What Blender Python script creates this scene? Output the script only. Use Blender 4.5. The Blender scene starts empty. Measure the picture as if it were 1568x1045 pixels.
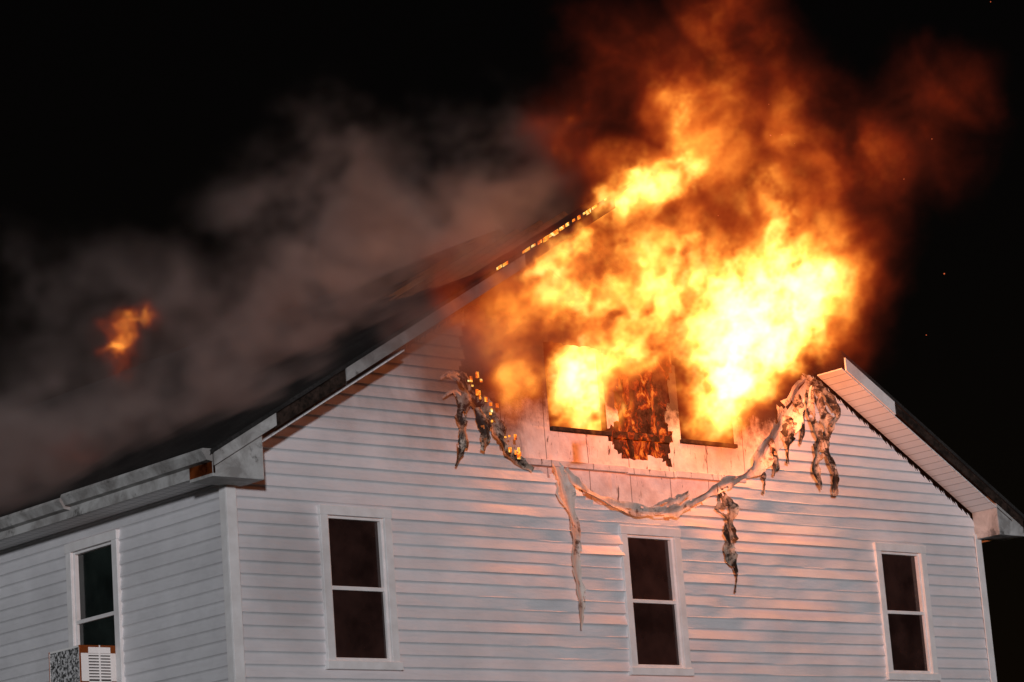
import bpy, bmesh, math, random
from mathutils import Vector, Matrix, noise
random.seed(7)
S=bpy.context.scene
V=Vector
# ---------------- camera
th=math.radians(48.1); pt=math.radians(12.95); ro=math.radians(4.3)
h=V((math.cos(th),math.sin(th),0)); r=V((math.sin(th),-math.cos(th),0)); zz=V((0,0,1))
F=h*math.cos(pt)+zz*math.sin(pt); U=-h*math.sin(pt)+zz*math.cos(pt)
R=r*math.cos(ro)-U*math.sin(ro); Up=r*math.sin(ro)+U*math.cos(ro)
C=V((-15.24,-21.25,1.58))
cd=bpy.data.cameras.new("camera"); cam=bpy.data.objects.new("camera",cd); S.collection.objects.link(cam)
M=Matrix((( R.x,Up.x,-F.x,C.x),(R.y,Up.y,-F.y,C.y),(R.z,Up.z,-F.z,C.z),(0,0,0,1)))
cam.matrix_world=M; cd.sensor_width=36; cd.lens=96.3; cd.clip_end=3000; cd.clip_start=.1
S.camera=cam
S.view_settings.view_transform='Standard'; S.view_settings.look='None'; S.view_settings.exposure=0

# ---------------- node helper
class NB:
    def __init__(s,tree): s.t=tree; s.n=tree.nodes; s.l=tree.links
    def new(s,typ,**k):
        n=s.n.new(typ)
        for a,b in k.items(): setattr(n,a,b)
        return n
    def put(s,n,i,v):
        if v is None: return
        if isinstance(v,bpy.types.NodeSocket): s.l.new(v,n.inputs[i])
        else: n.inputs[i].default_value=v
    def m(s,op,a,b=None,c=None,clamp=False):
        n=s.new('ShaderNodeMath',operation=op); n.use_clamp=clamp
        s.put(n,0,a); s.put(n,1,b); s.put(n,2,c); return n.outputs[0]
    def vm(s,op,a,b=None):
        n=s.new('ShaderNodeVectorMath',operation=op); s.put(n,0,a); s.put(n,1,b)
        return n.outputs['Value'] if op in('LENGTH','DOT_PRODUCT','DISTANCE') else n.outputs[0]
    def noise(s,vec,scale,detail=3,rough=.55,dist=0,out=0):
        n=s.new('ShaderNodeTexNoise'); s.put(n,'Vector',vec); s.put(n,'Scale',scale); s.put(n,'Detail',detail); s.put(n,'Roughness',rough); s.put(n,'Distortion',dist)
        return n.outputs[out]
    def mr(s,v,a,b,c=0.,d=1.,smooth=False):
        n=s.new('ShaderNodeMapRange'); 
        if smooth: n.interpolation_type='SMOOTHSTEP'
        s.put(n,0,v); s.put(n,1,a); s.put(n,2,b); s.put(n,3,c); s.put(n,4,d); return n.outputs[0]
    def ramp(s,v,stops):
        n=s.new('ShaderNodeValToRGB'); s.put(n,0,v); e=n.color_ramp.elements
        while len(e)<len(stops): e.new(.5)
        for i,(p,c) in enumerate(stops): e[i].position=p; e[i].color=(*c,1)
        return n.outputs[0]
    def mix(s,f,a,b,mode='MIX'):
        n=s.new('ShaderNodeMix',data_type='RGBA',blend_type=mode)
        s.put(n,0,f); s.put(n,6,a if isinstance(a,bpy.types.NodeSocket) else (*a,1)); s.put(n,7,b if isinstance(b,bpy.types.NodeSocket) else (*b,1)); return n.outputs[2]
    def sep(s,v):
        n=s.new('ShaderNodeSeparateXYZ'); s.put(n,0,v); return n.outputs
    def comb(s,x,y,z):
        n=s.new('ShaderNodeCombineXYZ'); s.put(n,0,x); s.put(n,1,y); s.put(n,2,z); return n.outputs[0]
def mat(name,fn,rough=.6,spec=.3):
    m=bpy.data.materials.new(name); m.use_nodes=True; nb=NB(m.node_tree); b=m.node_tree.nodes['Principled BSDF']
    b.inputs['Roughness'].default_value=rough; b.inputs['Specular IOR Level'].default_value=spec
    geo=nb.new('ShaderNodeNewGeometry'); P=geo.outputs['Position']
    fn(nb,b,P); return m
def setc(nb,b,c): nb.put(b,'Base Color',c if isinstance(c,bpy.types.NodeSocket) else (*c,1))
def bump(nb,b,hgt,st=.3,d=.01):
    n=nb.new('ShaderNodeBump'); nb.put(n,'Strength',st); nb.put(n,'Distance',d); nb.put(n,'Height',hgt); nb.l.new(n.outputs[0],b.inputs['Normal'])
def soot_haze(nb,P):  # soot stain, with grey smoke haze before the wall painted in
    x,y,z=nb.sep(P)
    n=nb.noise(P,.9,5,.6,.4)
    d=nb.vm('LENGTH',nb.vm('MULTIPLY',nb.vm('SUBTRACT',P,(2.9,0,8.3)),(.45,.3,.72)))
    a=nb.mr(nb.m('ADD',d,nb.m('MULTIPLY',nb.m('SUBTRACT',n,.5),1.5)),.2,1.35,.92,0.,True)
    d2=nb.vm('LENGTH',nb.vm('MULTIPLY',nb.vm('SUBTRACT',P,(.75,0,5.55)),(1.4,1,.9)))
    a2=nb.mr(nb.m('ADD',d2,nb.m('MULTIPLY',nb.m('SUBTRACT',n,.5),1.5)),.1,.95,.3,0.,True)
    return nb.m('MAXIMUM',a,a2)
def f_siding(nb,b,P):
    x,y,z=nb.sep(P)
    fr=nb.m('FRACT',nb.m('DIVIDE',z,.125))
    n=nb.noise(P,1.3,5,.6); n2=nb.noise(nb.vm('MULTIPLY',P,(3,3,30)),1.,3,.6)
    c=nb.mix(nb.mr(n,.3,.7),(.62,.62,.64),(.75,.75,.77))
    c=nb.mix(nb.mr(n2,.5,.8,0,.35),c,(.5,.49,.49))
    groove_shade=nb.mr(fr,.80,.93,0.,.10)  # shade line under each lap, painted into the siding colour
    c=nb.mix(groove_shade,c,(.25,.24,.24))
    # individual courses weather a little differently
    rw=nb.noise(nb.comb(nb.m('MULTIPLY',x,.15),nb.m('MULTIPLY',y,.15),nb.m('MULTIPLY',nb.m('FLOOR',nb.m('DIVIDE',z,.125)),1.7)),1.,1,.5)
    c=nb.mix(nb.mr(rw,.35,.7,0,.22),c,(.42,.41,.41))
    c=nb.mix(soot_haze(nb,P),c,(.10,.085,.08))
    setc(nb,b,c)
    bump(nb,b,nb.noise(nb.vm('MULTIPLY',P,(1,1,3)),3.,4,.6),.35,.03)
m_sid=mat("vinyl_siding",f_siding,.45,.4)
def f_trim(nb,b,P):
    n=nb.noise(P,6,4,.6); c=nb.mix(nb.mr(n,.35,.7),(.80,.79,.79),(.68,.66,.65)); 
    c=nb.mix(nb.m('MULTIPLY',soot_haze(nb,P),.8),c,(.12,.10,.09)); setc(nb,b,c)
m_trim=mat("white_trim",f_trim,.45,.4)
def f_trimw(nb,b,P):
    n=nb.noise(P,3,5,.65,.5); c=nb.mix(nb.mr(n,.4,.62),(.50,.50,.49),(.27,.26,.25)); 
    n=nb.noise(P,2.3,5,.7); c=nb.mix(nb.mr(n,.58,.66,0,.8),c,(.06,.055,.05)); 
    c=nb.mix(nb.m('MULTIPLY',soot_haze(nb,P),.9),c,(.10,.085,.08)); setc(nb,b,c)
m_trimw=mat("weathered_trim",f_trimw,.55,.3)
def f_soff(nb,b,P):
    x,y,z=nb.sep(P)
    f1=nb.m('FRACT',nb.m('DIVIDE',x,.10))
    c=nb.mix(nb.mr(f1,.0,.14,.8,0.),(.74,.73,.73),(.2,.19,.19)); setc(nb,b,c)
m_soffx=mat("soffit_vinyl",f_soff,.5)
def f_soff2(nb,b,P):
    x,y,z=nb.sep(P)
    f1=nb.m('FRACT',nb.m('DIVIDE',y,.13))
    f2=nb.m('FRACT',nb.m('DIVIDE',x,.11))
    c=nb.mix(nb.mr(f1,.0,.2,.6,0.),(.72,.71,.70),(.15,.15,.15)); c=nb.mix(nb.mr(f2,0,.16,.8,0),c,(.12,.12,.12)); setc(nb,b,c)
m_soffy=mat("soffit_vinyl_side",f_soff2,.5)
def f_shin(nb,b,P):
    n=nb.noise(P,40,3,.7); n1=nb.noise(P,2,3,.6); c=nb.mix(nb.mr(n,.3,.7),(.018,.017,.017),(.05,.047,.045)); c=nb.mix(nb.mr(n1,.4,.6,0,.6),c,(.012,.012,.012)); setc(nb,b,c)
m_shin=mat("asphalt_shingle",f_shin,.95,.1)
def f_char(nb,b,P):
    n=nb.noise(P,14,5,.7); setc(nb,b,nb.mix(nb.mr(n,.4,.7),(.008,.006,.005),(.06,.035,.025)))
    e=nb.noise(nb.vm('MULTIPLY',P,(1,1,.7)),7,5,.7,.8); nb.put(b,'Emission Color',nb.ramp(nb.mr(e,.48,.76),[(0,(0.03,.003,0)),(.25,(.35,.02,.0)),(.6,(1,.2,.02)),(1,(1,.6,.15))])); nb.put(b,'Emission Strength',1.2)
m_char=mat("charred_wood_embers",f_char,.9,.1)
def f_edge(nb,b,P):
    e=nb.noise(P,9,4,.7); setc(nb,b,(.03,.02,.015)); nb.put(b,'Emission Color',nb.ramp(nb.mr(e,.35,.65),[(0,(.1,.005,0)),(.4,(1,.15,.01)),(.7,(1,.45,.05)),(1,(1,.9,.4))])); nb.put(b,'Emission Strength',1.6)
m_edge=mat("burning_edge",f_edge,.9,.1)
def f_burn(nb,b,P):
    n=nb.noise(P,14,5,.7); setc(nb,b,nb.mix(nb.mr(n,.4,.7),(.012,.009,.007),(.06,.038,.03)))
m_burn=mat("burnt_wood",f_burn,.9,.1)
def f_board(nb,b,P):
    x,y,z=nb.sep(P)
    n=nb.noise(P,5,6,.65); n2=nb.noise(nb.vm('MULTIPLY',P,(6,1,1.5)),2.5,4,.7,.5); n3=nb.noise(P,2.2,5,.7,.6)
    c=nb.mix(nb.mr(n,.35,.65),(.76,.66,.64),(.58,.46,.44))
    c=nb.mix(nb.mr(n2,.60,.68),c,(.10,.06,.05))
    fx=nb.m('ABSOLUTE',nb.m('SUBTRACT',nb.m('FRACT',nb.m('DIVIDE',nb.m('ADD',x,.05),.61)),.5))
    c=nb.mix(nb.mr(fx,.488,.499),c,(.05,.03,.03))
    nz=nb.m('ADD',z,nb.m('MULTIPLY',nb.m('SUBTRACT',n,.5),.8))
    c=nb.mix(nb.mr(nz,7.28,7.6,0,.97),c,(.02,.012,.01))
    # left and right ends are scorched
    ends=nb.m('ADD',nb.m('ABSOLUTE',nb.m('SUBTRACT',x,5.75)),nb.m('MULTIPLY',nb.m('SUBTRACT',n3,.5),2.))
    c=nb.mix(nb.mr(ends,1.7,2.5,0,.93),c,(.03,.015,.012)); setc(nb,b,c); bump(nb,b,n,.5,.02)
m_board=mat("exposed_sheathing",f_board,.7,.2)
def f_glass(nb,b,P):
    n=nb.noise(P,2.2,3,.6); setc(nb,b,nb.mix(nb.mr(n,.35,.7),(.016,.008,.007),(.045,.022,.018)))
m_glass=mat("dark_window_glass",f_glass,.12,.5)
def f_glass2(nb,b,P):
    n=nb.noise(P,2.2,3,.6); setc(nb,b,nb.mix(nb.mr(n,.35,.7),(.008,.011,.010),(.02,.028,.025)))
m_glass2=mat("dark_side_glass",f_glass2,.12,.5)
def f_melt(nb,b,P):
    x,y,z=nb.sep(P)
    n=nb.noise(P,6,6,.75,.4); n2=nb.noise(nb.vm('MULTIPLY',P,(1,1,.25)),14,4,.6)
    c=nb.mix(nb.mr(n2,.35,.65),(.55,.45,.37),(.26,.17,.12)); c=nb.mix(nb.mr(n,.42,.53),c,(.03,.018,.012)); setc(nb,b,c)
m_melt=mat("melted_vinyl",f_melt,.6,.25)
def f_melt2(nb,b,P):
    n2=nb.noise(nb.vm('MULTIPLY',P,(1,1,.25)),12,4,.6); n=nb.noise(P,7,6,.75)
    c=nb.mix(nb.mr(n2,.35,.65),(.68,.58,.52),(.48,.36,.30)); c=nb.mix(nb.mr(n,.54,.66),c,(.12,.065,.045));setc(nb,b,c)
m_melt2=mat("melted_vinyl_pale",f_melt2,.5,.3)
m_dark=mat("dark_interior",lambda nb,b,P:setc(nb,b,(.02,.016,.014)),.95,.05)
m_conc=mat("foundation_concrete",lambda nb,b,P:setc(nb,b,nb.mix(nb.noise(P,5,4),(.25,.24,.23),(.35,.34,.32))),.9)

# ---------------- mesh helper
house=bpy.data.objects.new("white_siding_house",None); S.collection.objects.link(house)
def obj(name,verts,faces,m,parent=house,smooth=False):
    me=bpy.data.meshes.new(name); me.from_pydata([tuple(v) for v in verts],[],faces); me.update()
    o=bpy.data.objects.new(name,me); S.collection.objects.link(o); o.parent=parent
    if m: me.materials.append(m)
    if smooth:
        for p_ in me.polygons: p_.use_smooth=True
    return o
class MB:
    def __init__(s): s.v=[]; s.f=[]
    def box(s,x0,x1,y0,y1,z0,z1):
        s.hexa([(x,y,z) for x in(x0,x1) for y in(y0,y1) for z in(z0,z1)])
    def hexa(s,pts):
        b=len(s.v); s.v+=pts
        s.f+=[(b,b+1,b+3,b+2),(b+4,b+6,b+7,b+5),(b,b+4,b+5,b+1),(b+2,b+3,b+7,b+6),(b,b+2,b+6,b+4),(b+1,b+5,b+7,b+3)]
    def quad(s,*p): b=len(s.v); s.v+=list(p); s.f.append(tuple(range(b,b+len(p))))
    def make(s,name,m,parent=house,bev=0,smooth=False):
        o=obj(name,s.v,s.f,m,parent,smooth)
        if bev:
            q=o.modifiers.new('b','BEVEL'); q.width=bev; q.segments=2
        return o
W=11.26; L=13.0; CX=5.63; ZP=10.15; SL=.585; ZE=6.40
def roof_z(x): return ZP-SL*abs(x-CX)
def gable_lim(z):
    zt=z+.30
    if zt<=roof_z(0): return 0,W
    k=(ZP-zt)/SL
    return CX-k,CX+k
ROW=.125
def inpoly(x,z,poly):
    c=False; n=len(poly)
    for i in range(n):
        x1,z1=poly[i]; x2,z2=poly[(i+1)%n]
        if (z1>z)!=(z2>z) and x<(x2-x1)*(z-z1)/(z2-z1)+x1: c=not c
    return c
burn_poly=[(3.06,7.63),(3.39,7.27),(3.57,6.87),(3.93,6.78),(4.3,6.72),(4.57,6.57),(4.74,6.44),(5.2,6.38),(5.71,6.35),(6.23,6.45),(6.78,6.72),(7.34,6.97),(7.96,7.55),(8.45,8.05),(8.6,8.6),(5.63,10.4),(4.0,9.4),(3.2,8.6)]
openF=[(1.09,1.97,4.60,6.20),(5.17,6.05,4.60,6.20),(9.31,10.19,4.60,6.20)]
openL=[(1.90,2.84,4.60,6.22)]
lowF=[(1.09,1.97,1.5,3.1),(5.17,6.05,1.5,3.1),(9.31,10.19,1.5,3.1)]
def siding(name,s0,s1,zb,zt,openings,lim,hole,mapf,step,warp):
    zs=set()
    k0=int(round(zb/ROW)); k1=int(math.ceil(zt/ROW))
    for k in range(k0,k1):
        for fr in (0,.4,.76,.84,.92): zs.add(round((k+fr)*ROW,4))
    for o in openings: zs.add(round(o[2],4)); zs.add(round(o[3],4))
    zs=sorted(q for q in zs if zb<=q<=zt)+[zt]
    def off(z):
        fr=(z/ROW)%1.0
        if fr>.9999: fr=0
        if fr<.76: return -.016+.016*fr/.76
        if fr<.88: return -.000
        return -.016*(fr-.88)/.12
    mb=MB()
    n=int((s1-s0)/step); xs=[s0+(s1-s0)*i/n for i in range(n+1)]
    for o in openings: xs+= [o[0],o[1]]
    xs=sorted(set(round(a,4) for a in xs))
    for i in range(len(zs)-1):
        za,zb_=zs[i],zs[i+1]
        if zb_-za<1e-4: continue
        la,ra=lim(za); lb,rb=lim(zb_); zm=(za+zb_)/2
        oa,ob=off(za),off(zb_)
        for j in range(len(xs)-1):
            xa,xb=xs[j],xs[j+1]; xm=(xa+xb)/2
            if xb<=min(la,lb) or xa>=max(ra,rb): continue
            if any(o[0]<xm<o[1] and o[2]<zm<o[3] for o in openings): continue
            if hole and hole(xm,zm): continue
            x1,x2=max(xa,la),min(xb,ra); x3,x4=min(xb,rb),max(xa,lb)
            x1=min(x1,xb);x4=min(x4,xb);x2=max(x2,xa);x3=max(x3,xa)
            mb.quad(mapf(x1,za,oa+warp(x1,za)),mapf(x2,za,oa+warp(x2,za)),mapf(x3,zb_,ob+warp(x3,zb_)),mapf(x4,zb_,ob+warp(x4,zb_)))
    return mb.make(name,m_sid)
def warpF(x,z):
    d=math.hypot((x-6.4)*.42,(z-6.3)*.7); a=max(0,1-d/2.0)
    row=int(z/ROW+1e-4)
    w=noise.noise(V((x*1.8,row*.37,1)))*.03*a+ noise.noise(V((x*.6,row*3.1,5)))*.03*a
    fr=(z/ROW)%1.0
    tilt=(noise.noise(V((x*.7,row*2.3,11)))*.17+noise.noise(V((x*2.6,row*1.3,21)))*.05)*a*(fr-.5)
    return w+tilt-.015*a+noise.noise(V((x*.8,z*.8,9)))*.006
def holeF(x,z):
    n=noise.noise(V((x*4,z*4,0)))*.09; m_=noise.noise(V((x*11,z*11,3)))*.04
    return inpoly(x+n+m_,z+m_-n,burn_poly)
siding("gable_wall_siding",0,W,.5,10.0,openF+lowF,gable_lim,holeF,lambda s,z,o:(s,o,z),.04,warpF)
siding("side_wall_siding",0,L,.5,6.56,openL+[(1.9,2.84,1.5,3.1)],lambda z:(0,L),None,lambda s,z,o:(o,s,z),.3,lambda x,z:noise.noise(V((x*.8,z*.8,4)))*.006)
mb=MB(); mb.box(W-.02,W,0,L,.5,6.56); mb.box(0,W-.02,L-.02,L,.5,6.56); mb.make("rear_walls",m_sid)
mb=MB(); mb.box(.02,W-.04,.04,L-.04,0,.52); mb.make("foundation",m_conc)
mb=MB()
mb.box(-.035,.085,-.035,-.02+.0,.5,ZE); mb.box(-.035,-.02,-.02,.085,.5,ZE)
mb.box(W-.085,W+.03,-.035,-.02,.5,ZE+.0); mb.box(W+.015,W+.03,-.02,.085,.5,ZE)
mb.make("corner_posts",m_trim,bev=.004)
mb=MB(); mb.box(.1,W-.1,.4,.45,.5,6.3); mb.make("interior_dark_wall",m_dark)
mb=MB(); mb.box(2.4,8.8,1.6,1.65,6.3,8.0); mb.make("attic_back_wall",m_burn)
# ---------------- exposed sheathing
attic=[(4.32,5.15,7.25,8.18),(6.28,7.12,7.25,8.18)]
mb=MB(); st=.045
nx=int(5.75/st)
def jv(a,c):
    for o in attic:
        if abs(a-o[0])<.04 or abs(a-o[1])<.04 or abs(c-o[2])<.04: return (a,.03,c)
    return (a+noise.noise(V((a*23,c*23,5)))*.03,.03+noise.noise(V((a*2,c*2,2)))*.012,c+noise.noise(V((a*23,c*23,15)))*.03)
for i in range(nx):
    for j in range(56):
        x=2.95+i*st; z=6.3+j*st
        xm,zm=x+st/2,z+st/2
        n=noise.noise(V((x*3,z*3,8)))*.25
        edge=8.45-.3*max(0,x-7.4)
        ok=zm+n<edge and not any(o[0]<xm<o[1] and o[2]<zm<o[3] for o in attic) and not (5.3<xm+n<6.12 and 6.95<zm+n<8.3) 
        if ok:
            la,ra=gable_lim(z+st)
            if la<x and x+st<ra:
                mb.quad(jv(x,z),jv(x+st,z),jv(x+st,z+st),jv(x,z+st))
mb.make("exposed_sheathing",m_board)
mb=MB(); mb.box(3.85,5.35,-.045,.02,6.80,6.87); mb.box(6.1,7.2,-.045,.02,6.80,6.87); mb.box(5.36,6.09,-.04,.02,6.79,6.86)
mb.make("exposed_ledger",m_board,bev=.004)
mb=MB(); mb.box(5.16,6.27,.10,.13,6.88,8.35); mb.make("charred_panel",m_char)
mb=MB()
for xx in (5.2,5.5,5.83,6.2): mb.box(xx,xx+.045,.04,.1,6.9,8.3)
mb.box(5.15,6.3,.035,.095,7.2,7.28)
mb.make("charred_studs",m_char)
mb=MB()
for k in range(6):
    y=.1+k*.42
    for sgn in(-1,1):
        xa,xb=CX,CX+sgn*4.6
        za,zb_=ZP-.08,ZP-.08-SL*4.6
        mb.hexa([(xa,y,za-.14),(xa,y,za),(xa,y+.04,za-.14),(xa,y+.04,za),(xb,y,zb_-.14),(xb,y,zb_),(xb,y+.04,zb_-.14),(xb,y+.04,zb_)])
mb.make("burnt_rafters",m_burn)

# ---------------- windows
def window(name,x0,x1,z0,z1,mapb,gl=None):
    e=bpy.data.objects.new(name,None); S.collection.objects.link(e); e.parent=house
    def B(mb,a,b,o0,o1,c,d): 
        pts=[]
        for s in(a,b):
            for o in(o0,o1):
                for z in(c,d): pts.append(mapb(s,o,z))
        mb.hexa(pts)
    t=.085
    mb=MB()
    B(mb,x0-.01,x0+t,-.045,.03,z0,z1); B(mb,x1-t,x1+.01,-.045,.03,z0,z1)
    B(mb,x0-.02,x1+.02,-.05,.03,z1-t,z1+.012); B(mb,x0-.03,x1+.03,-.06,.03,z0-.015,z0+t*.8)
    mb.make(name+"_casing",m_trim,e,.005)
    a,b,c,d=x0+t,x1-t,z0+t*.8,z1-t; s=.028; mid=(c+d)/2
    mb=MB()
    B(mb,a,a+s,-.012,.05,c,d); B(mb,b-s,b,-.012,.05,c,d); B(mb,a+s,b-s,-.010,.05,d-s,d); B(mb,a+s,b-s,-.014,.05,c,c+s*1.3)
    B(mb,a+s,b-s,-.012,.045,mid-.018,mid+.022)
    mb.make(name+"_sash",m_trim,e,.003)
    mb=MB(); B(mb,a+s,b-s,.035,.04,mid,d-s); B(mb,a+s,b-s,.018,.023,c+s,mid-.01); mb.make(name+"_glass",gl or m_glass,e)
mf=lambda s,o,z:(s,o,z); ml=lambda s,o,z:(o,s,z)
for i,o in enumerate(openF): window("gable_window_%d"%(i+1),*o,mf)
for i,o in enumerate(lowF): window("lower_window_%d"%(i+1),*o,mf)
window("side_window",*openL[0],ml,m_glass2); window("side_lower_window",1.9,2.84,1.5,3.1,ml,m_glass2)
mb=MB()
for o in attic:
    mb.box(o[0]-.02,o[1]+.02,-.02,.06,o[2]-.045,o[2])
mb.make("attic_window_sills",m_burn,bev=.004)
# ---------------- air conditioner
ac=bpy.data.objects.new("window_air_conditioner",None); S.collection.objects.link(ac)
m_ac=mat("painted_metal",lambda nb,b,P:setc(nb,b,nb.mix(nb.noise(P,12,3),(.80,.79,.77),(.86,.85,.83))),.4,.5)
m_grl=mat("grille_dark",lambda nb,b,P:setc(nb,b,(.05,.05,.05)),.6)
def f_coil(nb,b,P):
    setc(nb,b,nb.mix(nb.mr(nb.noise(P,40,2),.42,.6),(.06,.06,.06),(.8,.8,.8))); b.inputs['Metallic'].default_value=.2
m_coil=mat("condenser_coil",f_coil,.4)
x0,x1,y0,y1,z0,z1=-.44,.0,2.02,2.60,4.66,5.07
mb=MB(); mb.box(x0+.01,x1,y0+.01,y1-.01,z0+.01,z1-.01); mb.make("cabinet_core",m_grl,ac)
mb=MB(); mb.box(x0,x1,y0,y1,z1-.02,z1); mb.box(x0,x1,y0,y1,z0,z0+.02)
for yy in(y0,y1-.012): 
    mb.box(x0,x0+.10,yy,yy+.012,z0,z1); mb.box(x1-.08,x1,yy,yy+.012,z0,z1); mb.box(x0,x1,yy,yy+.012,z1-.08,z1);mb.box(x0,x1,yy,yy+.012,z0,z0+.05)
    k=z0+.07
    while k<z1-.09: mb.box(x0+.1,x1-.08,yy+.002,yy+.011,k,k+.017); k+=.03
    mb.box(x0+.225,x0+.24,yy-.001,yy+.012,z0,z1)
mb.box(x0,x0+.012,y0,y0+.02,z0,z1); mb.box(x0,x0+.012,y1-.02,y1,z0,z1)
mb.make("cabinet_shell",m_ac,ac)
mb=MB(); mb.box(x0+.003,x0+.008,y0+.02,y1-.02,z0+.02,z1-.02); mb.make("coil",m_coil,ac)
# ---------------- roof
OV=.42
def roofside(name,sgn,hole):
    mb=MB(); nx=100; ny=60; run=CX+.47
    for i in range(nx):
        for j in range(ny):
            a,b=run*i/nx,run*(i+1)/nx; ya=-OV+(L+2*OV)*(j/ny)**1.7; yb=-OV+(L+2*OV)*((j+1)/ny)**1.7
            if hole((a+b)/2,(ya+yb)/2): continue
            for dz in(0,-.045): mb.quad((CX+sgn*a,ya,ZP-SL*a+dz),(CX+sgn*b,ya,ZP-SL*b+dz),(CX+sgn*b,yb,ZP-SL*b+dz),(CX+sgn*a,yb,ZP-SL*a+dz))
            if j==0: mb.quad((CX+sgn*a,ya,ZP-SL*a),(CX+sgn*b,ya,ZP-SL*b),(CX+sgn*b,ya,ZP-SL*b-.045),(CX+sgn*a,ya,ZP-SL*a-.045))
    mb.make(name,m_shin)
roofside("roof_left_slope",-1,lambda a,y: a<2.2 and y>.0 and (a-.2)**2/4+(y-1)**2/3+noise.noise(V((a*2,y*2,0)))*.5<1)
roofside("roof_right_slope",1,lambda a,y: (a)**2/9.3+(y+.4)**2/6+noise.noise(V((a*2,y*2,3)))*.35<1)
def rake(mb,a0,a1,sgn,y0,y1,d0,d1):
    pts=[]
    for a in(a0,a1):
        for y in(y0,y1):
            for d in(d1,d0): pts.append((CX+sgn*a,y,ZP-SL*a-d))
    mb.hexa(pts)
mb=MB(); rake(mb,1.9,4.4,-1,-OV+.003,-OV+.025,.047,.18); rake(mb,5.3,6.05,-1,-OV+.003,-OV+.025,.047,.17)
mb.make("rake_fascia_left",m_trimw)
mb=MB(); rake(mb,3.05,3.85,1,-OV+.003,-OV+.025,.047,.20)
mb.make("rake_fascia_right",m_trim)
mb=MB(); rake(mb,.5,1.9,-1,-OV+.006,-OV+.03,.05,.17); rake(mb,4.4,5.3,-1,-OV+.03,-OV+.055,.05,.20); rake(mb,3.85,6.05,1,-OV+.02,-OV+.045,.05,.16)
mb.make("rake_board_bare",m_burn)
mb=MB()
for k in range(22):
    a=.45+k*.085+random.uniform(0,.03)
    if random.random()<.25: continue
    rake(mb,a,a+random.uniform(.03,.08),-1,-OV-.01,-OV+.004,-.005*random.random(),.02+.03*random.random())
mb.make("burning_rake_edge",m_edge)
mb=MB(); rake(mb,3.0,5.85,1,-OV+.03,-.0,.20,.215); rake(mb,3.6,5.5,-1,-OV+.06,0,.24,.255); mb.make("rake_soffit",m_soffx)
ex=-.45
mb=MB(); mb.box(ex+.05,0.0,.0,L,ZE-.012,ZE); mb.make("side_soffit",m_soffy)
mb=MB(); mb.box(ex+.02,ex+.05,-OV+.03,L,ZE-.03,6.56)
mb.make("eave_fascia",m_trimw)
mb=MB()
zt=6.60
segs=[(-.40,2.1,0),(2.12,4.9,-.03),(4.93,9,.0),(9,13,-.02)]
for y0,y1,dz in segs:
    pr=[(ex+.02,zt+dz),(ex-.09,zt+dz),(ex-.10,zt-.03+dz),(ex-.07,zt-.075+dz),(ex-.05,zt-.11+dz),(ex+.02,zt-.12+dz)]
    n=len(pr); b=len(mb.v)
    for y in(y0,y1): mb.v+=[(a,y,c) for a,c in pr]
    for i in range(n-1): mb.f.append((b+i,b+i+1,b+n+i+1,b+n+i))
    mb.f.append(tuple(b+i for i in range(n))); mb.f.append(tuple(b+n+i for i in range(n)))
mb.make("gutter",m_trimw)
mb=MB()
def ret(x0,x1,s):
    za=roof_z(x0)-.05; zb_=roof_z(x1)-.05
    mb.hexa([(x0,-OV+.03,ZE-.06),(x0,-OV+.03,za),(x0,0,ZE-.06),(x0,0,za),(x1,-OV+.03,ZE-.06),(x1,-OV+.03,zb_),(x1,0,ZE-.06),(x1,0,zb_)])
ret(ex+.02,.17,-1); ret(W-.05,W+.43,1)
mb.make("eave_returns",m_trimw,bev=.006)
mb=MB(); mb.box(W,W+.42,0,L,ZE-.012,ZE); mb.box(W+.42,W+.45,-.3,L,ZE-.03,6.56); mb.make("right_eave",m_trim)
# ---------------- melted siding ribbons (thin, folded, tattered sheets)
def ribbon(mb,pts,seed=0,y0=-.04,rag=.5):
    P=[V(p) for p in pts]; P=[P[0]*2-P[1]]+P+[P[-1]*2-P[-2]]
    out=[]; K=12
    for i in range(1,len(P)-2):
        for k in range(K):
            t=k/K; a,b,c,d=P[i-1],P[i],P[i+1],P[i+2]
            out.append(.5*((2*b)+(c-a)*t+(2*a-5*b+4*c-d)*t*t+(3*b-a-3*c+d)*t**3))
    out.append(P[-2]); n=len(out); NC=9; b0=len(mb.v)
    for i,q in enumerate(out):
        a=out[max(0,i-1)]; c=out[min(n-1,i+1)]; tx,tz=c[0]-a[0],c[1]-a[1]; l=math.hypot(tx,tz)+1e-6; px,pz=-tz/l,tx/l
        wv=q[3]*(1+.6*noise.noise(V((i*.2,seed*7.3,1))))
        tw=noise.noise(V((i*.08,seed*3.1,4)))*1.6
        fold=.5+.5*noise.noise(V((i*.15,seed*5.1,9)))
        for k in range(NC):
            s=(k/(NC-1)-.5)
            rg=rag*abs(s)*noise.noise(V((i*.6,seed,s*3)))*1.0
            u0=s*wv*(1+rg); d0=(math.cos(s*5.5+seed)*.22*fold)*wv
            u=u0*math.cos(tw)-d0*math.sin(tw); d=u0*math.sin(tw)*.8+d0*math.cos(tw)
            mb.v.append((q[0]+px*u,min(y0+q[2]+d,-.03),q[1]+pz*u+noise.noise(V((i*.3,k*.5,seed)))*.01))
    for i in range(n-1):
        for k in range(NC-1):
            if noise.noise(V((i*.28,k*.5,seed*2.7)))>.5: continue
            a=b0+i*NC+k; mb.f.append((a,a+1,a+NC+1,a+NC))
mb=MB()
ribbon(mb,[(3.0,7.7,0,.16),(3.2,7.45,-.03,.2),(3.42,7.2,-.05,.17),(3.58,6.92,-.04,.14),(3.95,6.74,0,.06)],1)
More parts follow.
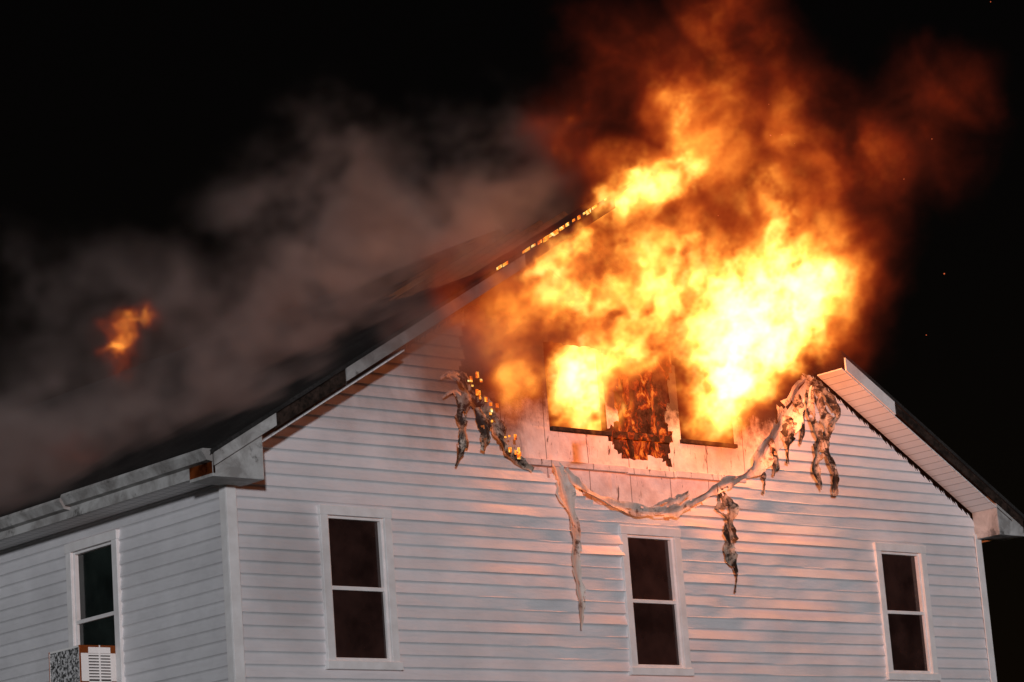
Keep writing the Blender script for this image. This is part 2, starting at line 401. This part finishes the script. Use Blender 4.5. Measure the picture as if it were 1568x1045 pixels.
ribbon(mb,[(3.05,7.5,-.03,.16),(2.97,7.2,-.05,.16),(2.95,6.95,-.06,.11),(2.84,6.7,-.05,.04)],2)
ribbon(mb,[(3.2,7.35,-.05,.10),(3.25,7.1,-.08,.14),(3.2,6.88,-.08,.05)],3)
ribbon(mb,[(6.72,6.76,0,.20),(6.80,6.45,-.04,.24),(6.78,6.2,-.08,.2),(6.74,5.98,-.08,.15),(6.84,5.75,-.06,.08),(6.8,5.52,-.05,.03)],5)
ribbon(mb,[(8.45,8.1,0,.12),(8.33,7.7,-.05,.16),(8.42,7.35,-.08,.15),(8.3,7.05,-.08,.12),(8.38,6.78,-.07,.06)],6)
ribbon(mb,[(8.5,8.0,0,.10),(8.62,7.6,-.05,.16),(8.5,7.3,-.08,.16),(8.62,7.0,-.08,.14),(8.6,6.72,-.07,.07)],7)
ribbon(mb,[(8.3,8.15,0,.1),(8.62,7.98,-.05,.14),(8.78,7.72,-.08,.1),(8.62,7.55,-.08,.05)],8)
ribbon(mb,[(8.0,7.62,-.02,.24),(7.9,7.35,-.06,.18),(7.86,7.05,-.06,.07)],9)
ribbon(mb,[(7.66,7.35,-.02,.22),(7.68,7.1,-.06,.14),(7.6,6.9,-.06,.05)],10)
ribbon(mb,[(7.4,7.05,-.02,.08),(7.46,6.85,-.04,.06),(7.42,6.68,-.04,.03)],11)
ribbon(mb,[(8.15,7.9,0,.22),(8.2,7.6,-.06,.16),(8.1,7.3,-.06,.05)],14)
mb.make("melted_siding_charred",m_melt)
mb=MB()
ribbon(mb,[(4.28,6.84,0,.14),(4.36,6.5,-.03,.22),(4.45,6.1,-.05,.18),(4.42,5.7,-.05,.13),(4.47,5.4,-.04,.10),(4.44,5.05,-.03,.02)],12,rag=.3)
ribbon(mb,[(4.40,6.78,-.02,.06),(4.6,6.58,-.05,.11),(5.0,6.43,-.06,.15),(5.5,6.37,-.07,.12),(5.95,6.40,-.07,.13),(6.3,6.54,-.06,.10),(6.75,6.74,-.05,.14),(7.1,6.86,-.05,.14),(7.4,7.05,-.05,.24),(7.7,7.35,-.04,.32),(8.0,7.66,-.03,.34),(8.4,8.08,0,.18)],13,rag=.3)
ribbon(mb,[(5.6,6.38,-.05,.07),(5.95,6.5,-.05,.14),(6.2,6.62,-.06,.05)],19)
ribbon(mb,[(3.02,7.66,0,.08),(2.85,7.68,-.03,.06),(2.72,7.62,-.04,.02)],15)
ribbon(mb,[(3.05,7.45,0,.06),(2.88,7.5,-.03,.05),(2.74,7.42,-.04,.02)],16)
mb.make("melted_siding_pale",m_melt2)
mb=MB()
for k in range(26):
    t=random.random(); x=3.05+.6*t+random.uniform(-.02,.1); z=7.62-.85*t+random.uniform(-.03,.12); s=random.uniform(.012,.035)
    mb.box(x,x+s,-.14,-.13,z,z+s*random.uniform(.8,2.2))
mb.make("smouldering_edge",m_edge)
# ---------------- volumes
def volobj(name,mn,mx,vox,build,mt):
    me=bpy.data.meshes.new(name); o=bpy.data.objects.new(name,me); S.collection.objects.link(o)
    t=bpy.data.node_groups.new(name+"_field",'GeometryNodeTree'); t.interface.new_socket("Geometry",in_out='INPUT',socket_type='NodeSocketGeometry'); t.interface.new_socket("Geometry",in_out='OUTPUT',socket_type='NodeSocketGeometry')
    nb=NB(t); out=nb.new('NodeGroupOutput'); P=nb.new('GeometryNodeInputPosition').outputs[0]
    vc=nb.new('GeometryNodeVolumeCube')
    vc.inputs['Min'].default_value=mn; vc.inputs['Max'].default_value=mx
    for i,k in enumerate('XYZ'): vc.inputs['Resolution '+k].default_value=int((mx[i]-mn[i])/vox)
    nb.l.new(build(nb,P),vc.inputs['Density'])
    sm=nb.new('GeometryNodeSetMaterial'); sm.inputs['Material'].default_value=mt
    nb.l.new(vc.outputs[0],sm.inputs[0]); nb.l.new(sm.outputs[0],out.inputs[0])
    md=o.modifiers.new("field",'NODES'); md.node_group=t
    me.materials.append(mt)
    return o
def gsum(nb,P,blobs):
    acc=0.0
    for (x,y,z,rx,ry,rz,a) in blobs:
        d=nb.vm('MULTIPLY',nb.vm('SUBTRACT',P,(x,y,z)),(1/rx,1/ry,1/rz))
        e=nb.m('EXPONENT',nb.m('MULTIPLY',nb.vm('DOT_PRODUCT',d,d),-1.))
        acc=nb.m('MULTIPLY_ADD',e,a,acc)
    return acc
Y=-.5
fb=[(6.5,Y,7.65,.45,.24,.40,1.5),(6.7,Y,8.2,.6,.24,.5,1.6),(6.9,Y,8.8,.55,.24,.5,1.4),(7.5,Y,9.15,.48,.24,.45,1.3),(8.15,Y,9.25,.38,.22,.33,1.1),(7.65,Y,9.75,.18,.2,.42,1.),(7.4,Y,8.25,.45,.24,.42,1.3),(7.9,Y,8.65,.42,.24,.42,1.1),
 (6.95,.1,7.6,.38,.3,.4,1.8),(5.05,.2,7.65,.45,.25,.42,2.2),(5.1,.2,8.1,.4,.25,.3,1.6),(4.75,-.1,7.95,.38,.25,.3,1.2),(5.1,Y,8.0,.35,.25,.3,.8),
 (4.6,Y,8.5,.6,.3,.35,.42),(4.15,Y,8.6,.5,.3,.3,.42),(5.5,Y,9.0,.65,.3,.5,.62),(5.6,Y,8.4,.55,.3,.45,.5),(6.1,Y,9.1,.45,.28,.5,.6),
 (3.9,Y,8.85,.28,.2,.10,1.),(4.2,Y,9.03,.25,.2,.10,1.),(4.5,Y,9.22,.25,.2,.13,1.15),(5.0,Y,9.6,.28,.2,.18,1.25),(5.4,Y,9.85,.28,.2,.18,1.15),(5.75,Y,10.05,.26,.2,.19,1.25),(6.05,Y,10.35,.18,.2,.25,1.),(6.35,Y,10.25,.2,.2,.12,.75),
 (6.2,Y,10.95,.10,.2,.32,.5),(6.0,Y,11.2,.09,.2,.2,.36)]
hb=[(7.0,Y,10.0,1.3,.5,.8,.42),(5.9,Y,10.6,1.,.5,.6,.36),(4.5,Y,10.3,.7,.4,.5,.32),(6.6,Y,11.2,.9,.5,.9,.34),(7.1,Y,12.4,.7,.5,1.1,.34),(7.9,Y,11.0,.7,.5,1.,.33),(8.9,Y,10.2,.7,.5,.8,.32),(8.5,Y,9.2,.6,.45,.9,.55),(6.2,Y,8.8,1.9,.45,1.0,.46),(3.0,Y,8.2,.8,.4,.8,.42),(3.9,Y,8.5,.8,.4,.6,.42),(3.6,-.35,7.8,.55,.25,.5,.75),(2.4,Y,7.8,.7,.35,.6,.22),(9.8,Y,11.0,1.3,.6,.7,.24),(11.,Y,12.,1.,.6,.6,.17),(5.2,Y,11.5,.8,.5,.5,.2)]  # halo blobs: firelit smoke and haze put in as self-glowing gas
def f_fire(nb,P):
    wv=nb.vm('SUBTRACT',nb.noise(P,1.1,2,.5,0,1),(.5,.5,.5))
    P1=nb.vm('ADD',P,nb.vm('MULTIPLY',wv,(.5,.3,.5)))
    wv2=nb.vm('SUBTRACT',nb.noise(P,3.4,5,.62,0,1),(.5,.5,.5))
    P2=nb.vm('ADD',P1,nb.vm('MULTIPLY',wv2,(.6,.12,.6)))
    core=gsum(nb,P2,fb); halo=gsum(nb,P2,hb)
    Pn=nb.vm('ADD',P,nb.vm('MULTIPLY',wv2,(.6,.5,.6)))
    x,y,z=nb.sep(Pn)
    q=nb.comb(nb.m('SUBTRACT',nb.m('MULTIPLY',x,.9),nb.m('MULTIPLY',z,.45)),nb.m('MULTIPLY',y,.4),nb.m('MULTIPLY',nb.m('ADD',nb.m('MULTIPLY',z,.9),nb.m('MULTIPLY',x,.45)),.5))
    n1=nb.noise(q,6.2,5,.68,.5); n2=nb.noise(P1,1.0,5,.62,.6)
    core=nb.m('MULTIPLY',core,nb.mr(n1,.36,.64,.06,1.65))
    halo=nb.m('MULTIPLY',halo,nb.mr(n2,.35,.65,.15,1.6))
    halo=nb.m('MULTIPLY',halo,nb.mr(n1,.3,.7,.6,1.4))
    T=nb.m('ADD',nb.m('MULTIPLY',core,1.15),nb.m('MULTIPLY',halo,.9))
    T=nb.m('SUBTRACT',1.,nb.m('EXPONENT',nb.m('MULTIPLY',T,-1.)))
    return nb.m('MAXIMUM',nb.m('SUBTRACT',T,.03),0.)
def firemat():
    m=bpy.data.materials.new("flame_and_lit_smoke"); m.use_nodes=True; nt=m.node_tree; nt.nodes.clear(); nb=NB(nt)
    at=nb.new('ShaderNodeAttribute'); at.attribute_name='density'; T=at.outputs['Fac']
    k=nb.mr(T,.03,.5,0,1.5)
    st=nb.m('ADD',nb.m('MULTIPLY',nb.m('POWER',T,4.),48.),nb.m('MULTIPLY',nb.m('POWER',T,1.6),1.4))
    col=nb.ramp(T,[(.04,(.9,.12,.055)),(.20,(1,.085,.018)),(.38,(1,.18,.02)),(.6,(1,.36,.045)),(.85,(1,.46,.12))])
    em=nb.new('ShaderNodeEmission'); nb.put(em,0,col); nb.put(em,1,st)
    ab=nb.new('ShaderNodeVolumeAbsorption'); nb.put(ab,0,(0,0,0,1)); nb.put(ab,1,k)
    ad=nb.new('ShaderNodeAddShader'); nb.l.new(em.outputs[0],ad.inputs[0]); nb.l.new(ab.outputs[0],ad.inputs[1])
    o=nb.new('ShaderNodeOutputMaterial'); nb.l.new(ad.outputs[0],o.inputs['Volume']); return m
m_fire=firemat()
volobj("flames",(1.7,-1.25,6.9),(11.9,.6,13.5),.036,f_fire,m_fire)
def f_fire2(nb,P):
    wv=nb.vm('SUBTRACT',nb.noise(P,3,3,.6,0,1),(.5,.5,.5)); P1=nb.vm('ADD',P,nb.vm('MULTIPLY',wv,(.5,.4,.5)))
    c=gsum(nb,P1,[(1.5,2.2,8.5,.17,.2,.26,1.25),(1.78,2.2,8.82,.18,.18,.12,1.15),(1.6,2.2,8.6,.5,.35,.5,.14),(.9,2.2,7.35,.3,.3,.2,.3)])
    n1=nb.noise(P1,6,4,.6); c=nb.m('MULTIPLY',c,nb.mr(n1,.38,.62,.1,1.4))
    T=nb.m('SUBTRACT',1.,nb.m('EXPONENT',nb.m('MULTIPLY',c,-.72)))
    return nb.m('MAXIMUM',nb.m('SUBTRACT',T,.03),0.)
fl2=volobj("flames.001",(.3,1.5,7.0),(2.7,3.0,9.5),.04,f_fire2,m_fire)
fl2.location=(-1.2,0,-.25)
def smokemat():
    m=bpy.data.materials.new("smoke"); m.use_nodes=True; nt=m.node_tree; nt.nodes.clear(); nb=NB(nt)
    at=nb.new('ShaderNodeAttribute'); at.attribute_name='density'
    sc=nb.new('ShaderNodeVolumePrincipled'); nb.put(sc,'Color',(.60,.56,.545,1)); nb.put(sc,'Density',at.outputs['Fac']); nb.put(sc,'Density Attribute',''); nb.put(sc,'Anisotropy',0.)
    o=nb.new('ShaderNodeOutputMaterial'); nb.l.new(sc.outputs[0],o.inputs['Volume']); return m
sb=[(.1,2,7.3,1.,1.2,.6,.8),(.9,2.5,8.1,1.2,1.,.6,.6),(.5,4,9.3,1,1,.8,.2),(2.5,2,8.7,1.2,1.,.5,.9),(2.1,4,9.4,.9,1,.6,.35),(3.8,2.5,9.5,1.2,1,.5,.8),(4.1,4,10.7,.8,1,.7,.6),(5.1,4,10.3,1.,1,.6,.9),(6.1,4,10.5,1.,1,.6,.6),(6.7,4,11.2,1.,1,.7,.3),(7.8,4,11.1,1.2,1,.8,.25),(7.9,4,12.3,1.4,1,1.,.12),(5.1,4,11.6,1,1,.8,.18),
 (2.4,-.7,7.8,.8,.3,.4,.7),(3.4,-.6,8.7,.8,.3,.4,.7),(1.0,.3,7.3,.9,.6,.4,.9),(2.3,.8,8.5,.9,.6,.35,.9),(-.3,4.5,7.1,1.,1.6,.5,.8),(3.4,.6,9.2,.9,.6,.4,.9),(4.4,.6,9.9,.8,.6,.4,.8)]
def f_smoke(nb,P):
    wv=nb.vm('SUBTRACT',nb.noise(P,.7,4,.6,0,1),(.5,.5,.5)); P1=nb.vm('ADD',P,nb.vm('MULTIPLY',wv,(1.5,.8,1.3)))
    g=gsum(nb,P1,sb)
    x,y,z=nb.sep(P1)
    q=nb.comb(nb.m('ADD',nb.m('MULTIPLY',x,.75),nb.m('MULTIPLY',z,.5)),nb.m('MULTIPLY',y,.5),nb.m('SUBTRACT',nb.m('MULTIPLY',z,.8),nb.m('MULTIPLY',x,.3)))
    n=nb.noise(q,1.25,6,.66,.8)
    g=nb.m('MULTIPLY',g,nb.mr(n,.43,.66,0.,1.,True))
    return nb.m('MULTIPLY',nb.m('MAXIMUM',nb.m('SUBTRACT',g,.04),0.),2.4)
volobj("smoke_plume",(-3,-1.2,6.7),(9.5,5.2,13.4),.12,f_smoke,smokemat())
# ---------------- fire light
for i,(p,e) in enumerate([((7.2,-.42,8.1),190),((5.2,-.40,7.9),90),((6.3,-1.7,9.2),90)]):
    ld=bpy.data.lights.new("fire_light",'POINT'); ld.energy=e; ld.color=(1,.24,.07); ld.shadow_soft_size=.0; ld.use_shadow=False
    lo=bpy.data.objects.new("fire_light",ld); S.collection.objects.link(lo); lo.location=p
# ---------------- embers
m_emb=bpy.data.materials.new("ember_glow"); m_emb.use_nodes=True; bb=m_emb.node_tree.nodes['Principled BSDF']; bb.inputs['Base Color'].default_value=(.1,.02,.01,1); bb.inputs['Emission Color'].default_value=(1,.18,.06,1); bb.inputs['Emission Strength'].default_value=.7
mb=MB()
for i in range(14):
    x=random.uniform(5,13); z=random.uniform(8.5,13.6); y=random.uniform(-1.5,2); s=random.uniform(.005,.010)
    a=random.uniform(-.6,.6)
    pts=[V((s*1.6*math.cos(a),0,s*1.6*math.sin(a))),V((0,s,0)),V((-s*1.6*math.cos(a),0,-s*1.6*math.sin(a))),V((0,-s,0)),V((0,0,s)),V((0,0,-s))]
    b=len(mb.v); mb.v+=[tuple(q+V((x,y,z))) for q in pts]
    mb.f+=[(b+p,b+(p+1)%4,b+4) for p in range(4)]+[(b+(p+1)%4,b+p,b+5) for p in range(4)]
mb.make("flying_embers",m_emb,None)
# ---------------- ground
def f_gr(nb,b,P):
    n=nb.noise(P,.4,5,.6); n2=nb.noise(P,20,3,.6); c=nb.mix(nb.mr(n,.4,.6),(.03,.05,.02),(.05,.06,.03)); c=nb.mix(nb.mr(n2,.4,.6,0,.5),c,(.02,.03,.012)); setc(nb,b,c)
m_gr=mat("grass_ground",f_gr,.95,.1)
obj("ground",[(-800,-800,0),(800,-800,0),(800,800,0),(-800,800,0)],[(0,1,2,3)],m_gr,None)
# ---------------- world + sun
w=bpy.data.worlds.new("World"); S.world=w; w.use_nodes=True; nt=w.node_tree; bg=nt.nodes['Background']
sky=nt.nodes.new('ShaderNodeTexSky'); sky.sky_type='NISHITA'; sky.sun_disc=False
sel=math.radians(3); 
sky.sun_elevation=sel; saz=math.radians(52)
sky.sun_rotation=math.atan2(-math.cos(saz),-math.sin(saz))
mx=nt.nodes.new('ShaderNodeMix'); mx.data_type='RGBA'; mx.blend_type='MULTIPLY'; mx.inputs[0].default_value=1; nt.links.new(sky.outputs[0],mx.inputs[6]); mx.inputs[7].default_value=(1.3,.8,.7,1)
nt.links.new(mx.outputs[2],bg.inputs[0]); bg.inputs[1].default_value=.0008
sd=bpy.data.lights.new("flash_sun",'SUN'); sd.energy=1.5; sd.angle=math.radians(3); sd.color=(.96,.96,1)  # directional lamp standing in for the camera flash at night
so=bpy.data.objects.new("flash_sun",sd); S.collection.objects.link(so)
dirv=V((math.cos(saz)*math.cos(sel),math.sin(saz)*math.cos(sel),-math.sin(sel)))
so.rotation_euler=dirv.to_track_quat('-Z','Y').to_euler()
